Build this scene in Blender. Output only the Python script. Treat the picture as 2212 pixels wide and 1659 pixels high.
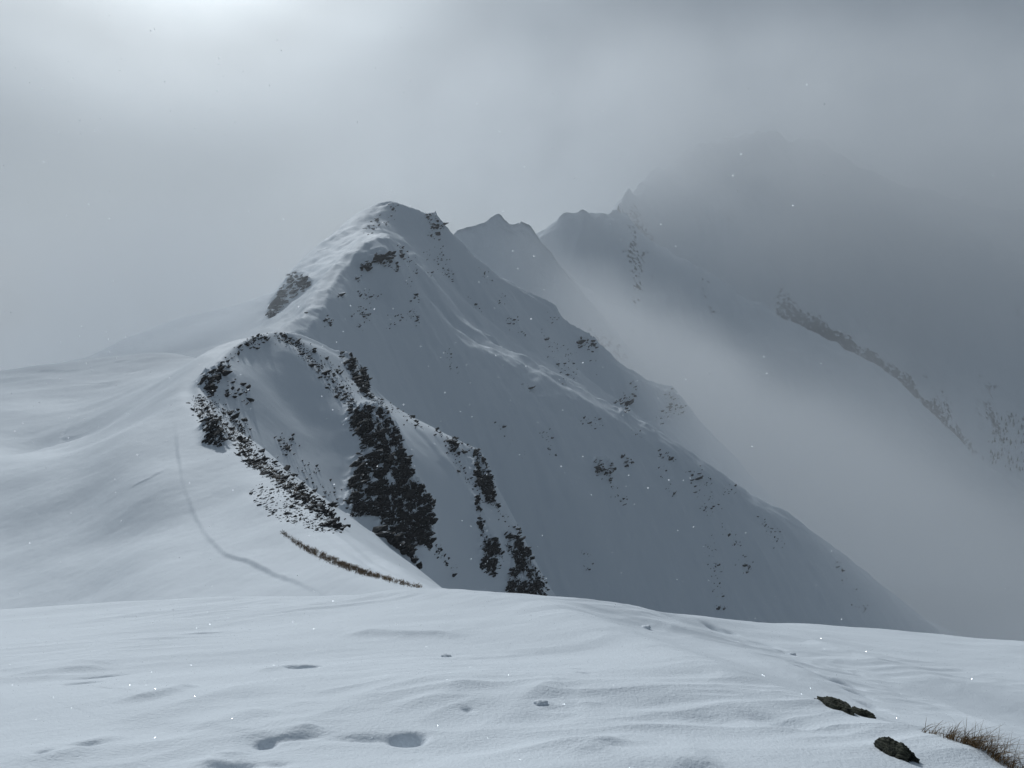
import bpy, bmesh, math, random
import numpy as np
from mathutils import Vector
from mathutils.bvhtree import BVHTree

for o in list(bpy.data.objects):
    bpy.data.objects.remove(o)
SC = bpy.context.scene
COL = SC.collection
R = math.radians

# ------------------------------------------------------------------ camera
PITCH = R(-9.0)
FOC = 1662.0 / 2212.0                      # focal length in picture widths (26 mm equivalent)
cam_d = bpy.data.cameras.new('camera')
cam_d.sensor_fit = 'HORIZONTAL'
cam_d.sensor_width = 36.0
cam_d.lens = 36.0 * FOC
cam_d.clip_start = 0.05
cam_d.clip_end = 20000.0
cam = bpy.data.objects.new('camera', cam_d)
COL.objects.link(cam)
cam.rotation_euler = (R(90) + PITCH, 0, 0)
SC.camera = cam

# ------------------------------------------------------------------ light
SUN_EL, SUN_AZ = R(28.0), R(-23.0)         # azimuth from +Y towards +X
SUN_DIR = Vector((math.cos(SUN_EL) * math.sin(SUN_AZ), math.cos(SUN_EL) * math.cos(SUN_AZ), math.sin(SUN_EL)))
sun_d = bpy.data.lights.new('sun', 'SUN')
sun_d.energy = 2.15
sun_d.angle = R(3.0)
sun_d.color = (0.94, 0.98, 1.0)
sun = bpy.data.objects.new('sun', sun_d)
COL.objects.link(sun)
sun.rotation_euler = (-SUN_DIR).to_track_quat('-Z', 'Y').to_euler()

world = bpy.data.worlds.new('World')
SC.world = world
world.use_nodes = True
nt = world.node_tree
nt.nodes.clear()
def N(t, typ, **kw):
    n = t.nodes.new(typ)
    for k, v in kw.items():
        setattr(n, k, v)
    return n
def mathn(t, op, a, b=None, c=None, clamp=False):
    n = t.nodes.new('ShaderNodeMath'); n.operation = op; n.use_clamp = clamp
    for i, v in enumerate((a, b, c)):
        if v is None: continue
        if isinstance(v, (int, float)): n.inputs[i].default_value = v
        else: t.links.new(v, n.inputs[i])
    return n.outputs[0]
def ramp(t, fac, stops, interp='LINEAR'):
    n = t.nodes.new('ShaderNodeValToRGB'); n.color_ramp.interpolation = interp
    e = n.color_ramp.elements
    while len(e) > 1: e.remove(e[-1])
    for i, (p, c) in enumerate(stops):
        x = e[0] if i == 0 else e.new(p)
        x.position = p
        x.color = (c, c, c, 1) if isinstance(c, (int, float)) else (*c, 1)
    t.links.new(fac, n.inputs[0])
    return n.outputs[0]
def mixc(t, fac, a, b, mode='MIX'):
    n = t.nodes.new('ShaderNodeMix'); n.data_type = 'RGBA'; n.blend_type = mode
    for s, v in ((n.inputs[0], fac), (n.inputs[6], a), (n.inputs[7], b)):
        if isinstance(v, (int, float)): s.default_value = v
        elif isinstance(v, tuple): s.default_value = (*v, 1) if len(v) == 3 else v
        else: t.links.new(v, s)
    return n.outputs[2]
def noise(t, vec, scale, detail=4, rough=0.55, dist=0.0, kind=None):
    n = t.nodes.new('ShaderNodeTexNoise')
    n.inputs['Scale'].default_value = scale; n.inputs['Detail'].default_value = detail
    n.inputs['Roughness'].default_value = rough; n.inputs['Distortion'].default_value = dist
    if vec is not None: t.links.new(vec, n.inputs['Vector'])
    return n.outputs['Fac']

# the sky: a Nishita sky behind a thin high overcast that scatters the sun forward
sky = N(nt, 'ShaderNodeTexSky', sky_type='NISHITA', sun_disc=False)
sky.sun_elevation = SUN_EL
sky.sun_rotation = SUN_AZ % (2 * math.pi)
sky.altitude = 2300
sky.dust_density = 2.0
bg_sky = N(nt, 'ShaderNodeBackground'); bg_sky.inputs[1].default_value = 0.07
nt.links.new(sky.outputs[0], bg_sky.inputs[0])
tc = N(nt, 'ShaderNodeTexCoord')
dot = N(nt, 'ShaderNodeVectorMath', operation='DOT_PRODUCT')
nt.links.new(tc.outputs['Generated'], dot.inputs[0]); dot.inputs[1].default_value = SUN_DIR
mp = N(nt, 'ShaderNodeMapping'); mp.inputs['Scale'].default_value = (1, 1, 2.2)
nt.links.new(tc.outputs['Generated'], mp.inputs[0])
cl = noise(nt, mp.outputs[0], 2.6, 5, 0.5, 0.4)
ang = mathn(nt, 'DIVIDE', mathn(nt, 'ARCCOSINE', dot.outputs['Value']), math.pi)   # 0 at the sun, 1 opposite
glow = ramp(nt, ang, [(0.0, 2.4), (0.05, 1.55), (0.085, 0.86), (0.13, 0.39), (0.18, 0.205), (0.26, 0.15), (0.36, 0.115), (0.5, 0.105), (1.0, 0.105)], 'EASE')
cl2 = mathn(nt, 'MULTIPLY_ADD', cl, 0.7, 0.65)
cb = mathn(nt, 'MULTIPLY', glow, cl2)
tint = mixc(nt, ramp(nt, ang, [(0.08, 0.0), (0.3, 1.0)]), (0.90, 0.985, 1.03), (0.76, 0.98, 1.21))
ccol = mixc(nt, 1.0, cb, tint, 'MULTIPLY')
bg_cl = N(nt, 'ShaderNodeBackground'); nt.links.new(ccol, bg_cl.inputs[0]); bg_cl.inputs[1].default_value = 1.0
mx = N(nt, 'ShaderNodeMixShader'); mx.inputs[0].default_value = 0.85
nt.links.new(bg_sky.outputs[0], mx.inputs[1]); nt.links.new(bg_cl.outputs[0], mx.inputs[2])
wo = N(nt, 'ShaderNodeOutputWorld'); nt.links.new(mx.outputs[0], wo.inputs[0])

SC.view_settings.view_transform = 'Standard'
SC.view_settings.look = 'None'
SC.view_settings.exposure = 0.0
SC.view_settings.gamma = 1.0
SC.view_settings.use_curve_mapping = False
SC.render.engine = 'CYCLES'
cy = SC.cycles
cy.use_denoising = True
cy.max_bounces = 6; cy.diffuse_bounces = 3; cy.glossy_bounces = 2; cy.transmission_bounces = 2
cy.volume_bounces = 3
cy.volume_step_rate = 12.0
cy.volume_max_steps = 256
cy.sample_clamp_indirect = 4.0

# ------------------------------------------------------------------ helpers
sp, cp = math.sin(PITCH), math.cos(PITCH)
def P(px, py, Y):
    """a point of the place at horizontal distance Y, found from where it shows in the picture (2212 wide)"""
    x = (px - 1106.0) / 1662.0; v = (829.5 - py) / 1662.0
    t = Y / (cp - v * sp)
    return (x * t, Y, t * (sp + v * cp))
def L(*pts):
    return np.array([P(*p) for p in pts])
def rough(c, amp, step, seed=0.0):
    """a ridge line broken up into teeth and notches"""
    out = [c[0]]
    for a, b in zip(c[:-1], c[1:]):
        n = max(1, int(np.linalg.norm(b - a) / step))
        for k in range(1, n + 1): out.append(a + (b - a) * k / n)
    out = np.array(out); d = np.concatenate([[0], np.cumsum(np.linalg.norm(out[1:] - out[:-1], axis=1))]) / step
    z = np.zeros(len(out))
    for f_, a_ in ((.11, 1.0), (.27, .6), (.6, .4)):
        z += a_ * perlin(d * f_ + seed, d * 0 + seed * 1.7 + f_)
    out[:, 2] += amp * z
    return out
def off(c, dx, dy, dz):
    return c + np.array([dx, dy, dz])

# vectorised gradient noise
_rng = np.random.RandomState(7)
_perm = np.arange(512); _rng.shuffle(_perm); _perm = np.concatenate([_perm, _perm, _perm])
_ga = _rng.rand(512) * 2 * math.pi
_gx, _gy = np.cos(_ga), np.sin(_ga)
def perlin(x, y):
    xi = np.floor(x).astype(np.int64); yi = np.floor(y).astype(np.int64)
    xf = x - xi; yf = y - yi
    xi &= 511; yi &= 511
    u = xf * xf * xf * (xf * (xf * 6 - 15) + 10); v = yf * yf * yf * (yf * (yf * 6 - 15) + 10)
    def g(ix, iy, fx, fy):
        h = _perm[_perm[ix & 511] + (iy & 511)] & 511
        return _gx[h] * fx + _gy[h] * fy
    a = g(xi, yi, xf, yf); b = g(xi + 1, yi, xf - 1, yf)
    c = g(xi, yi + 1, xf, yf - 1); d = g(xi + 1, yi + 1, xf - 1, yf - 1)
    return (a + u * (b - a)) + v * ((c + u * (d - c)) - (a + u * (b - a)))
def fbm(x, y, oct=5, gain=0.5, lac=2.03):
    s = np.zeros_like(x); a = 1.0
    for i in range(oct):
        s += a * perlin(x + 17.3 * i, y - 9.1 * i); a *= gain; x = x * lac; y = y * lac
    return s
def ridged(x, y, oct=4, gain=0.5):
    s = np.zeros_like(x); a = 1.0
    for i in range(oct):
        s += a * (1 - 2 * np.abs(perlin(x + 31.7 * i, y + 5.3 * i))); a *= gain; x = x * 2.1; y = y * 2.1
    return s
def blur(a, r):
    """approximate gaussian, three box passes"""
    k = max(1, int(round(r)))
    for _ in range(3):
        for ax in (0, 1):
            p = np.pad(a, [(k + 1, k) if i == ax else (0, 0) for i in (0, 1)], mode='edge')
            c = np.cumsum(p, axis=ax)
            n = a.shape[ax]
            if ax == 0: a = (c[2 * k + 1:2 * k + 1 + n] - c[:n]) / (2 * k + 1)
            else: a = (c[:, 2 * k + 1:2 * k + 1 + n] - c[:, :n]) / (2 * k + 1)
    return a
def sstep(e0, e1, x):
    t = np.clip((x - e0) / (e1 - e0), 0, 1)
    return t * t * (3 - 2 * t)

class Sheet:
    """a stretch of terrain as a height field over a fan-shaped grid: u = X / Y, w = ln Y"""
    def __init__(s, u0, u1, y0, y1, cell):
        s.nu = int((u1 - u0) / cell) + 1
        s.nw = int(math.log(y1 / y0) / cell) + 1
        s.u = np.linspace(u0, u1, s.nu); s.w = np.linspace(math.log(y0), math.log(y1), s.nw)
        s.cell = s.u[1] - s.u[0]; s.cw = s.w[1] - s.w[0]
        U, W = np.meshgrid(s.u, s.w)
        s.Y = np.exp(W); s.X = U * s.Y
        s.lines = []
    def add(s, c, sharp=0.0):
        s.lines.append((np.asarray(c, float), sharp))
    def raster(s, f=1):
        nu, nw = (s.nu - 1) // f + 1, (s.nw - 1) // f + 1
        acc = np.zeros((nw, nu)); cnt = np.zeros((nw, nu)); shp = np.zeros((nw, nu))
        for c, sh in s.lines:
            uu = c[:, 0] / c[:, 1]; ww = np.log(c[:, 1])
            for i in range(len(c) - 1):
                n = int(max(abs(uu[i + 1] - uu[i]) / s.cell, abs(ww[i + 1] - ww[i]) / s.cw)) + 2
                t = np.linspace(0, 1, n * 2)
                # straight in the world
                q = c[i] + (c[i + 1] - c[i]) * t[:, None]
                a = np.round((q[:, 0] / q[:, 1] - s.u[0]) / (s.cell * f)).astype(int)
                b = np.round((np.log(q[:, 1]) - s.w[0]) / (s.cw * f)).astype(int)
                ok = (a >= 0) & (a < nu) & (b >= 0) & (b < nw)
                np.add.at(acc, (b[ok], a[ok]), q[ok, 2]); np.add.at(cnt, (b[ok], a[ok]), 1)
                if sh: shp[b[ok], a[ok]] = np.maximum(shp[b[ok], a[ok]], sh)
        m = cnt > 0
        acc[m] /= cnt[m]
        return acc, m, shp
    def solve(s, smooth=6, sharp_r=4, raw=False):
        z = None
        for f in (32, 16, 8, 4, 2, 1):
            a, m, sh = s.raster(f)
            if z is None:
                z = np.full(a.shape, a[m].mean())
            else:
                bi = np.linspace(0, z.shape[0] - 1, a.shape[0]); bj = np.linspace(0, z.shape[1] - 1, a.shape[1])
                i0 = np.minimum(bi.astype(int), z.shape[0] - 2); j0 = np.minimum(bj.astype(int), z.shape[1] - 2)
                fi = (bi - i0)[:, None]; fj = (bj - j0)[None, :]
                z = (z[i0][:, j0] * (1 - fi) * (1 - fj) + z[i0 + 1][:, j0] * fi * (1 - fj)
                     + z[i0][:, j0 + 1] * (1 - fi) * fj + z[i0 + 1][:, j0 + 1] * fi * fj)
            z[m] = a[m]
            its = {32: 400, 16: 250, 8: 160, 4: 90, 2: 40, 1: 20}[f]
            for _ in range(its):
                p = np.pad(z, 1, mode='edge')
                z = 0.25 * (p[:-2, 1:-1] + p[2:, 1:-1] + p[1:-1, :-2] + p[1:-1, 2:])
                z[m] = a[m]
        zs = blur(z, smooth)
        for _ in range(2):
            r = np.where(m, a - zs, 0.0); wt = blur(m.astype(float), smooth)
            zs = zs + blur(blur(r, smooth) / (wt + 0.02), max(1, smooth // 2))
        k = np.clip(blur(sh, sharp_r) * sharp_r * 3.4, 0, 1)
        zl = z if raw else blur(z, 1)
        s.Z = zs * (1 - k) + zl * k
        s.sharp = k
        return s.Z
    def at(s, x, y):
        a = (x / y - s.u[0]) / s.cell; b = (np.log(y) - s.w[0]) / s.cw
        i = int(min(max(b, 0), s.nw - 2)); j = int(min(max(a, 0), s.nu - 2))
        fb = min(max(b - i, 0), 1); fa = min(max(a - j, 0), 1)
        Z = s.Z
        return (Z[i, j] * (1 - fa) + Z[i, j + 1] * fa) * (1 - fb) + (Z[i + 1, j] * (1 - fa) + Z[i + 1, j + 1] * fa) * fb
    def pix(s):
        """where every grid point shows in the picture (for laying out bare ground)"""
        dz = s.Y * cp + s.Z * sp
        dv = -s.Y * sp + s.Z * cp
        return 1106 + 1662 * s.X / dz, 829.5 - 1662 * dv / dz
    def build(s, name, mat, attrs=None):
        nv = s.nu * s.nw
        co = np.empty((nv, 3), np.float32)
        co[:, 0] = s.X.ravel(); co[:, 1] = s.Y.ravel(); co[:, 2] = s.Z.ravel()
        i = np.arange(nv).reshape(s.nw, s.nu)
        q = np.stack([i[:-1, :-1], i[:-1, 1:], i[1:, 1:], i[1:, :-1]], -1).reshape(-1, 4)
        me = bpy.data.meshes.new(name)
        me.vertices.add(nv); me.vertices.foreach_set('co', co.ravel())
        me.loops.add(q.size); me.loops.foreach_set('vertex_index', q.ravel().astype(np.int32))
        me.polygons.add(len(q)); me.polygons.foreach_set('loop_start', np.arange(0, q.size, 4, dtype=np.int32))
        me.polygons.foreach_set('loop_total', np.full(len(q), 4, np.int32))
        me.update()
        me.polygons.foreach_set('use_smooth', np.ones(len(q), bool))
        for k, v in (attrs or {}).items():
            at = me.attributes.new(k, 'FLOAT', 'POINT'); at.data.foreach_set('value', v.ravel().astype(np.float32))
        me.materials.append(mat)
        o = bpy.data.objects.new(name, me); COL.objects.link(o)
        o['kind'] = 'structure'
        return o

def inpoly(px, py, poly):
    r = np.zeros(px.shape, bool)
    n = len(poly)
    for i in range(n):
        x1, y1 = poly[i]; x2, y2 = poly[(i + 1) % n]
        if y1 == y2: continue
        c = ((y1 > py) != (y2 > py)) & (px < (x2 - x1) * (py - y1) / (y2 - y1) + x1)
        r ^= c
    return r
#@@MATERIALS
# ------------------------------------------------------------------ materials
def new_mat(name):
    m = bpy.data.materials.new(name); m.use_nodes = True
    t = m.node_tree; t.nodes.clear()
    o = N(t, 'ShaderNodeOutputMaterial'); b = N(t, 'ShaderNodeBsdfPrincipled')
    t.links.new(b.outputs[0], o.inputs[0])
    return m, t, b
def bump(t, b, h, strength, dist):
    n = N(t, 'ShaderNodeBump'); n.inputs['Strength'].default_value = strength; n.inputs['Distance'].default_value = dist
    t.links.new(h, n.inputs['Height']); t.links.new(n.outputs[0], b.inputs['Normal'])
SNOW = (0.76, 0.81, 0.86)
def snow_mat(name, rip, dist, fine, grain=0.25, ground=(0.014, 0.016, 0.018), bare=True):
    m, t, b = new_mat(name)
    g = N(t, 'ShaderNodeNewGeometry')
    mp = N(t, 'ShaderNodeMapping'); mp.inputs['Rotation'].default_value = (0, 0, R(-35)); mp.inputs['Scale'].default_value = (1, 0.35, 1)
    t.links.new(g.outputs['Position'], mp.inputs[0])
    h1 = noise(t, mp.outputs[0], rip, 5, 0.6, 0.6)
    h2 = noise(t, g.outputs['Position'], fine, 3, 0.6)
    h = mathn(t, 'ADD', h1, mathn(t, 'MULTIPLY', h2, grain))
    bump(t, b, h, 1.0, dist)
    c = SNOW
    if bare:
        a = N(t, 'ShaderNodeAttribute', attribute_name='bare')
        k = noise(t, g.outputs['Position'], fine * 0.9, 5, 0.7)
        # streaks of bare ground where the attribute is high
        sep = N(t, 'ShaderNodeSeparateXYZ'); t.links.new(g.outputs['Normal'], sep.inputs[0])
        steep = mathn(t, 'MULTIPLY', mathn(t, 'SUBTRACT', 0.60, sep.outputs['Z']), mathn(t, 'MULTIPLY', a.outputs['Fac'], 1.5))
        f = mathn(t, 'ADD', mathn(t, 'SUBTRACT', mathn(t, 'ADD', a.outputs['Fac'], k), 1.0), steep)
        f = mathn(t, 'MULTIPLY', f, 9.0, clamp=True)
        gc = mixc(t, noise(t, g.outputs['Position'], fine * 2, 3), tuple(0.6 * x for x in ground), tuple(1.5 * x for x in ground))
        c = mixc(t, f, SNOW, gc)
    if isinstance(c, tuple): b.inputs['Base Color'].default_value = (*c, 1)
    else: t.links.new(c, b.inputs['Base Color'])
    b.inputs['Roughness'].default_value = 0.75
    b.inputs['Specular IOR Level'].default_value = 0.2
    return m
M_FORE = snow_mat('foreground_snow', 3.0, 0.007, 48.0, grain=1.1, bare=False)
M_NEAR = snow_mat('ridge_snow', 0.8, 0.022, 3.0)
M_MAIN = snow_mat('peak_snow', 0.2, 0.30, 0.7)
M_FAR = snow_mat('far_snow', 0.05, 2.0, 0.12, ground=(0.06, 0.065, 0.07))
# ------------------------------------------------------------------ where bare rock breaks through the snow
def cB(*p): return [(384 + .3968 * x, 685.8 + .3968 * y) for x, y in p]     # read off three enlargements
def cA(*p): return [(493.7 + .2976 * x, 384 + .2976 * y) for x, y in p]
def cD(*p): return [(932.6 + .496 * x, 658.3 + .496 * y) for x, y in p]
def band(line, w0, w1):
    n = len(line); l, r = [], []
    for i, (x, y) in enumerate(line):
        a = line[max(i - 1, 0)]; b = line[min(i + 1, n - 1)]
        dx, dy = b[0] - a[0], b[1] - a[1]; d = math.hypot(dx, dy) or 1
        w = w0 + (w1 - w0) * i / (n - 1)
        l.append((x - dy / d * w, y + dx / d * w)); r.append((x + dy / d * w, y - dx / d * w))
    return l + r[::-1]
def rect(x0, y0, x1, y1): return [(x0, y0), (x1, y0), (x1, y1), (x0, y1)]
# (polygon, number of rocks, rock size in m, bareness of the ground, label of a crag or None for loose stones)
NEAR_ROCKS = [
    (cB((940,480),(1000,500),(1080,460),(1140,520),(1200,610),(1220,700),(1270,790),(1280,870),(1320,900),(1390,1010),(1385,1150),(1380,1270),(1320,1230),(1300,1210),(1295,1400),(1230,1420),(1160,1380),(1070,1280),(1100,1180),(1090,1080),(920,1090),(910,1010),(950,940),(920,930),(970,850),(960,790),(1010,720),(950,640),(930,560)),
        2300, 0.85, 0.72, 'largest near-black crag plunging between the bowl and the smooth snow gully'),
    (cB((880,170),(990,210),(1040,330),(1045,400),(1080,460),(1040,450),(990,400),(930,290),(890,230)), 420, 0.9, 0.7, 'dark crag on the skyline just right of the near summit'),
    (cB((1610,740),(1640,710),(1690,800),(1720,910),(1740,1030),(1745,1070),(1690,1010),(1630,940),(1610,840)), 320, 0.9, 0.7, 'narrow dark rock tower at the head of the right-hand rib'),
    (cB((1620,980),(1660,1000),(1640,1060),(1700,1170),(1750,1250),(1770,1330),(1720,1420),(1650,1370),(1660,1250),(1640,1130),(1620,1040)), 300, 0.85, 0.62, 'broken dark crag below the rock tower, left of the rib foot'),
    (cB((1780,1180),(1850,1160),(1930,1330),(2000,1480),(2005,1560),(1790,1560),(1800,1400),(1830,1350),(1780,1260)), 520, 0.85, 0.60, 'snow-dusted dark crag where the right-hand rib meets the foreground crest'),
    (cB((120,330),(200,290),(270,250),(280,290),(220,340),(210,420),(180,430),(120,360)), 110, 0.85, 0.5, 'small layered crag at the left shoulder of the near summit'),
    (cB((140,590),(220,580),(260,680),(240,720),(150,680)), 110, 0.6, 0.46, 'dark rock patch half buried on the windward edge of the ridge'),
    (cB((350,140),(430,90),(500,80),(500,100),(440,140),(380,160)), 70, 0.75, 0.42, None),
    (cB((200,280),(350,140),(380,160),(270,270)), 22, 0.9, 0.25, None),
    (band(cB((100,440),(200,560),(330,640),(400,760),(520,840),(640,930),(760,1030),(880,1150)), 24, 13), 950, 0.46, 0.40, None),
    (cB((220,330),(300,330),(390,400),(400,480),(300,440),(240,400)), 22, 1.0, 0.15, None),
    (cB((200,440),(330,520),(400,600),(330,620),(240,540)), 40, 0.7, 0.12, None),
    (cB((390,930),(560,920),(700,1000),(880,1150),(760,1160),(560,1100),(420,1010)), 420, 0.24, 0.20, None),
    (cB((530,640),(640,650),(640,740),(560,750)), 34, 0.8, 0.2, None),
    (cB((640,780),(730,780),(870,920),(870,1110),(760,1060),(650,880)), 46, 0.7, 0.12, None),
    (band(cB((510,85),(580,110),(660,170),(730,240),(790,310),(850,380),(900,430),(960,480)), 5, 8), 300, 0.65, 0.3, None),
    (cB((640,130),(800,200),(900,330),(990,440),(940,440),(820,290),(700,200)), 70, 0.6, 0.12, None),
    (band(cB((1080,460),(1180,490),(1250,540),(1310,600)), 6, 7), 50, 0.9, 0.30, None),
    (cB((1370,580),(1450,640),(1520,660),(1640,710),(1560,730),(1500,750),(1460,720),(1440,660)), 80, 1.0, 0.32, None),
    (band(cB((1440,640),(1560,850),(1650,960),(1760,1080),(1850,1170),(1900,1260)), 3, 4), 60, 0.6, 0.15, None),
    (band(cB((1390,1230),(1430,1300),(1500,1390)), 4, 6), 26, 0.7, 0.2, None),
    (cB((1930,1380),(1990,1420),(2010,1560),(1960,1560)), 30, 0.9, 0.3, None),
]
MAIN_ROCKS = [
    (cA((920,670),(1040,560),(1110,550),(1190,560),(1220,620),(1250,690),(1190,680),(1120,640),(1050,620),(1030,680)), 90, 3.0, 0.38, 'dark slabby rock band under the corniced lower summit'),
    (cA((470,680),(600,760),(550,830),(400,920),(290,1040),(300,940),(360,840),(430,740)), 190, 3.0, 0.34, 'misty brown crag on the sunlit left flank of the main peak'),
    (cA((1420,275),(1500,270),(1560,340),(1600,410),(1550,390),(1510,380),(1440,370)), 60, 3.0, 0.36, 'rocky knob on the skyline right of the main summit'),
    (cD((630,150),(660,135),(700,130),(720,200),(690,215),(640,190)), 45, 3.2, 0.42, 'dark overhanging crag on the right skyline of the main peak'),
    (cD((790,440),(860,330),(900,350),(890,400),(850,490)), 55, 2.8, 0.34, 'steep rock patch left of the misty end of the skyline ridge'),
    (cD((1010,380),(1050,370),(1120,470),(1090,480),(1000,520),(940,560),(970,500),(1020,450)), 70, 2.6, 0.30, 'mottled rock patch where the skyline ridge fades into mist'),
    (cD((700,680),(780,670),(800,760),(750,790),(710,740)), 60, 2.0, 0.28, 'loose cluster of dark rocks in the middle of the shaded face'),
    (cA((1170,170),(1200,180),(1220,250),(1200,270),(1170,200)), 14, 2.4, 0.25, None),
    (cA((1000,330),(1060,290),(1110,350),(1060,400),(970,410)), 34, 2.2, 0.22, None),
    (cA((1080,290),(1180,300),(1280,370),(1180,350)), 16, 2.0, 0.12, None),
    (cA((1440,390),(1510,400),(1510,450),(1450,430)), 14, 2.4, 0.2, None),
    (cA((1510,480),(1550,490),(1540,520)), 5, 2.4, 0.2, None),
    (cA((1220,500),(1280,520),(1350,610),(1300,620),(1240,560)), 30, 2.4, 0.25, None),
    (cA((1310,660),(1360,670),(1350,710)), 10, 2.4, 0.2, None),
    (cA((1410,680),(1440,690),(1430,710)), 5, 2.0, 0.2, None),
    (cA((1500,560),(1560,580),(1630,740),(1590,750),(1520,650)), 34, 2.4, 0.25, None),
    (cA((1550,560),(1600,570),(1590,590)), 6, 2.4, 0.2, None),
    (cA((1390,530),(1460,540),(1450,560)), 8, 2.0, 0.2, None),
    (cA((910,720),(970,725),(940,765)), 9, 1.8, 0.2, None),
    (cA((790,850),(850,830),(850,860),(800,870)), 11, 1.8, 0.22, None),
    (cA((930,840),(1090,820),(1090,870),(1020,910),(950,890)), 30, 1.5, 0.15, None),
    (cA((850,1000),(930,965),(1010,960),(1040,1015),(940,1005)), 36, 1.6, 0.22, None),
    (cA((680,1080),(720,1020),(760,1020),(740,1080)), 22, 1.9, 0.3, None),
    (cA((1150,1030),(1300,990),(1330,960),(1400,1000),(1390,1060),(1340,1020)), 40, 1.6, 0.2, None),
    (cA((905,1075),(985,1070),(990,1090)), 9, 1.3, 0.12, None),
    (cA((1150,1080),(1195,1075),(1190,1090)), 7, 1.6, 0.15, None),
    (cA((1310,860),(1360,850),(1370,910),(1340,910)), 14, 2.0, 0.28, None),
    (cA((1280,700),(1330,770),(1310,780)), 9, 1.5, 0.2, None),
    (cA((555,990),(570,990),(570,1020)), 3, 1.5, 0.2, None),
    (cA((1820,660),(1850,660),(1920,790),(1890,790)), 24, 1.6, 0.15, None),
    (cA((1960,840),(2020,900),(2010,930),(1970,920)), 12, 1.8, 0.15, None),
    (cA((2020,1030),(2080,1010),(2070,1070)), 16, 2.0, 0.25, None),
    (cA((1700,850),(1730,850),(1880,980),(1830,980)), 12, 1.5, 0.1, None),
    (cA((2100,1100),(2150,1120),(2160,1160)), 8, 1.6, 0.15, None),
    (band(cD((460,110),(520,190),(580,270),(620,330)), 16, 20), 60, 1.8, 0.18, None),
    (cD((590,200),(630,210),(620,320),(590,320)), 34, 2.2, 0.25, None),
    (cD((500,30),(560,40),(560,90),(500,80)), 14, 2.0, 0.2, None),
    (cD((330,50),(360,60),(350,95)), 9, 2.2, 0.25, None),
    (cD((690,220),(740,280),(720,330),(690,290)), 14, 1.6, 0.12, None),
    (cD((640,505),(730,500),(725,545),(700,520)), 20, 1.5, 0.2, None),
    (cD((820,680),(860,655),(865,700)), 20, 2.0, 0.3, None),
    (cD((880,540),(905,545),(905,605)), 12, 1.6, 0.2, None),
    (cD((470,550),(520,550),(540,660),(490,630)), 26, 1.3, 0.14, None),
    (cD((400,345),(430,345),(425,380)), 9, 1.5, 0.15, None),
    (cD((270,500),(300,510),(400,650),(380,655)), 16, 1.1, 0.08, None),
    (cD((40,210),(80,220),(120,310),(90,300)), 24, 1.4, 0.14, None),
    (cD((760,790),(800,790),(860,880),(830,880)), 24, 1.4, 0.14, None),
    (cD((1000,640),(1050,640),(1060,700),(1020,700)), 18, 1.6, 0.14, None),
    (cD((960,640),(1000,640),(1080,830),(1040,830)), 26, 1.4, 0.10, None),
    (cD((1100,720),(1220,730),(1220,780),(1140,800)), 36, 1.6, 0.18, None),
    (cD((1150,830),(1250,840),(1240,920),(1180,900)), 40, 1.5, 0.17, None),
    (cD((1270,800),(1320,790),(1320,840),(1280,850)), 18, 1.6, 0.17, None),
    (cD((1430,930),(1470,930),(1560,1060),(1500,1060)), 40, 1.6, 0.15, None),
    (cD((1270,960),(1320,970),(1410,1160),(1350,1160)), 44, 1.5, 0.14, None),
    (cD((1190,1010),(1230,1010),(1300,1350),(1230,1340)), 60, 1.4, 0.13, None),
    (cD((1760,1110),(1830,1180),(1900,1360),(1830,1300)), 40, 1.6, 0.10, None),
    (cD((650,1080),(690,1080),(700,1170),(660,1150)), 18, 1.1, 0.10, None),
]
def ledges(sh, regions, H, rel, ymin):
    """inside a crag the ground breaks into dipping beds: steep risers, narrow treads"""
    px, py = sh.pix()
    m = np.zeros_like(sh.Z)
    for poly, n, size, bn, lab in regions:
        if not lab: continue
        x0, x1 = min(p[0] for p in poly), max(p[0] for p in poly); y0, y1 = min(p[1] for p in poly), max(p[1] for p in poly)
        sel = (sh.Y > ymin) & (px > x0) & (px < x1) & (py > y0) & (py < y1)
        if sel.any(): m[sel] = np.maximum(m[sel], inpoly(px[sel], py[sel], poly))
    m = blur(m, 2)
    X, Y = sh.X, sh.Y
    t = (sh.Z - 0.32 * X + rel * 1.2 * fbm(X / (3 * H), Y / (3 * H), 4)) / H
    q = t - np.floor(t)
    sh.Z = sh.Z + m * (H * 1.15 * (sstep(0.0, 0.4, q) - q) + rel * 0.9 * ridged(X / (1.6 * H) + 5, Y / (1.6 * H), 3) - rel * 0.3 + rel * 0.3 * fbm(X / .8, Y / .8, 2))
def bare_map(sh, regions):
    px, py = sh.pix()
    b = np.zeros_like(sh.Z)
    for poly, n, size, bn, lab in regions:
        x0, x1 = min(p[0] for p in poly), max(p[0] for p in poly); y0, y1 = min(p[1] for p in poly), max(p[1] for p in poly)
        sel = (sh.Y > (100 if lab else 0)) & (px > x0) & (px < x1) & (py > y0) & (py < y1)
        if not sel.any(): continue
        r = inpoly(px[sel], py[sel], poly)
        bn = bn + (0.15 if lab and sh is nr else 0.10 if not lab and sh is not nr else 0.05)
        v = b[sel]; bb = bn * (sstep(-0.28, 0.0, fbm(px[sel] / 11.0, py[sel] / 30.0, 3) + 0.12) if lab else 1.0) * np.ones(r.shape); v[r] = np.maximum(v[r], bb[r]); b[sel] = v
    return blur(b, 1)

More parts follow.
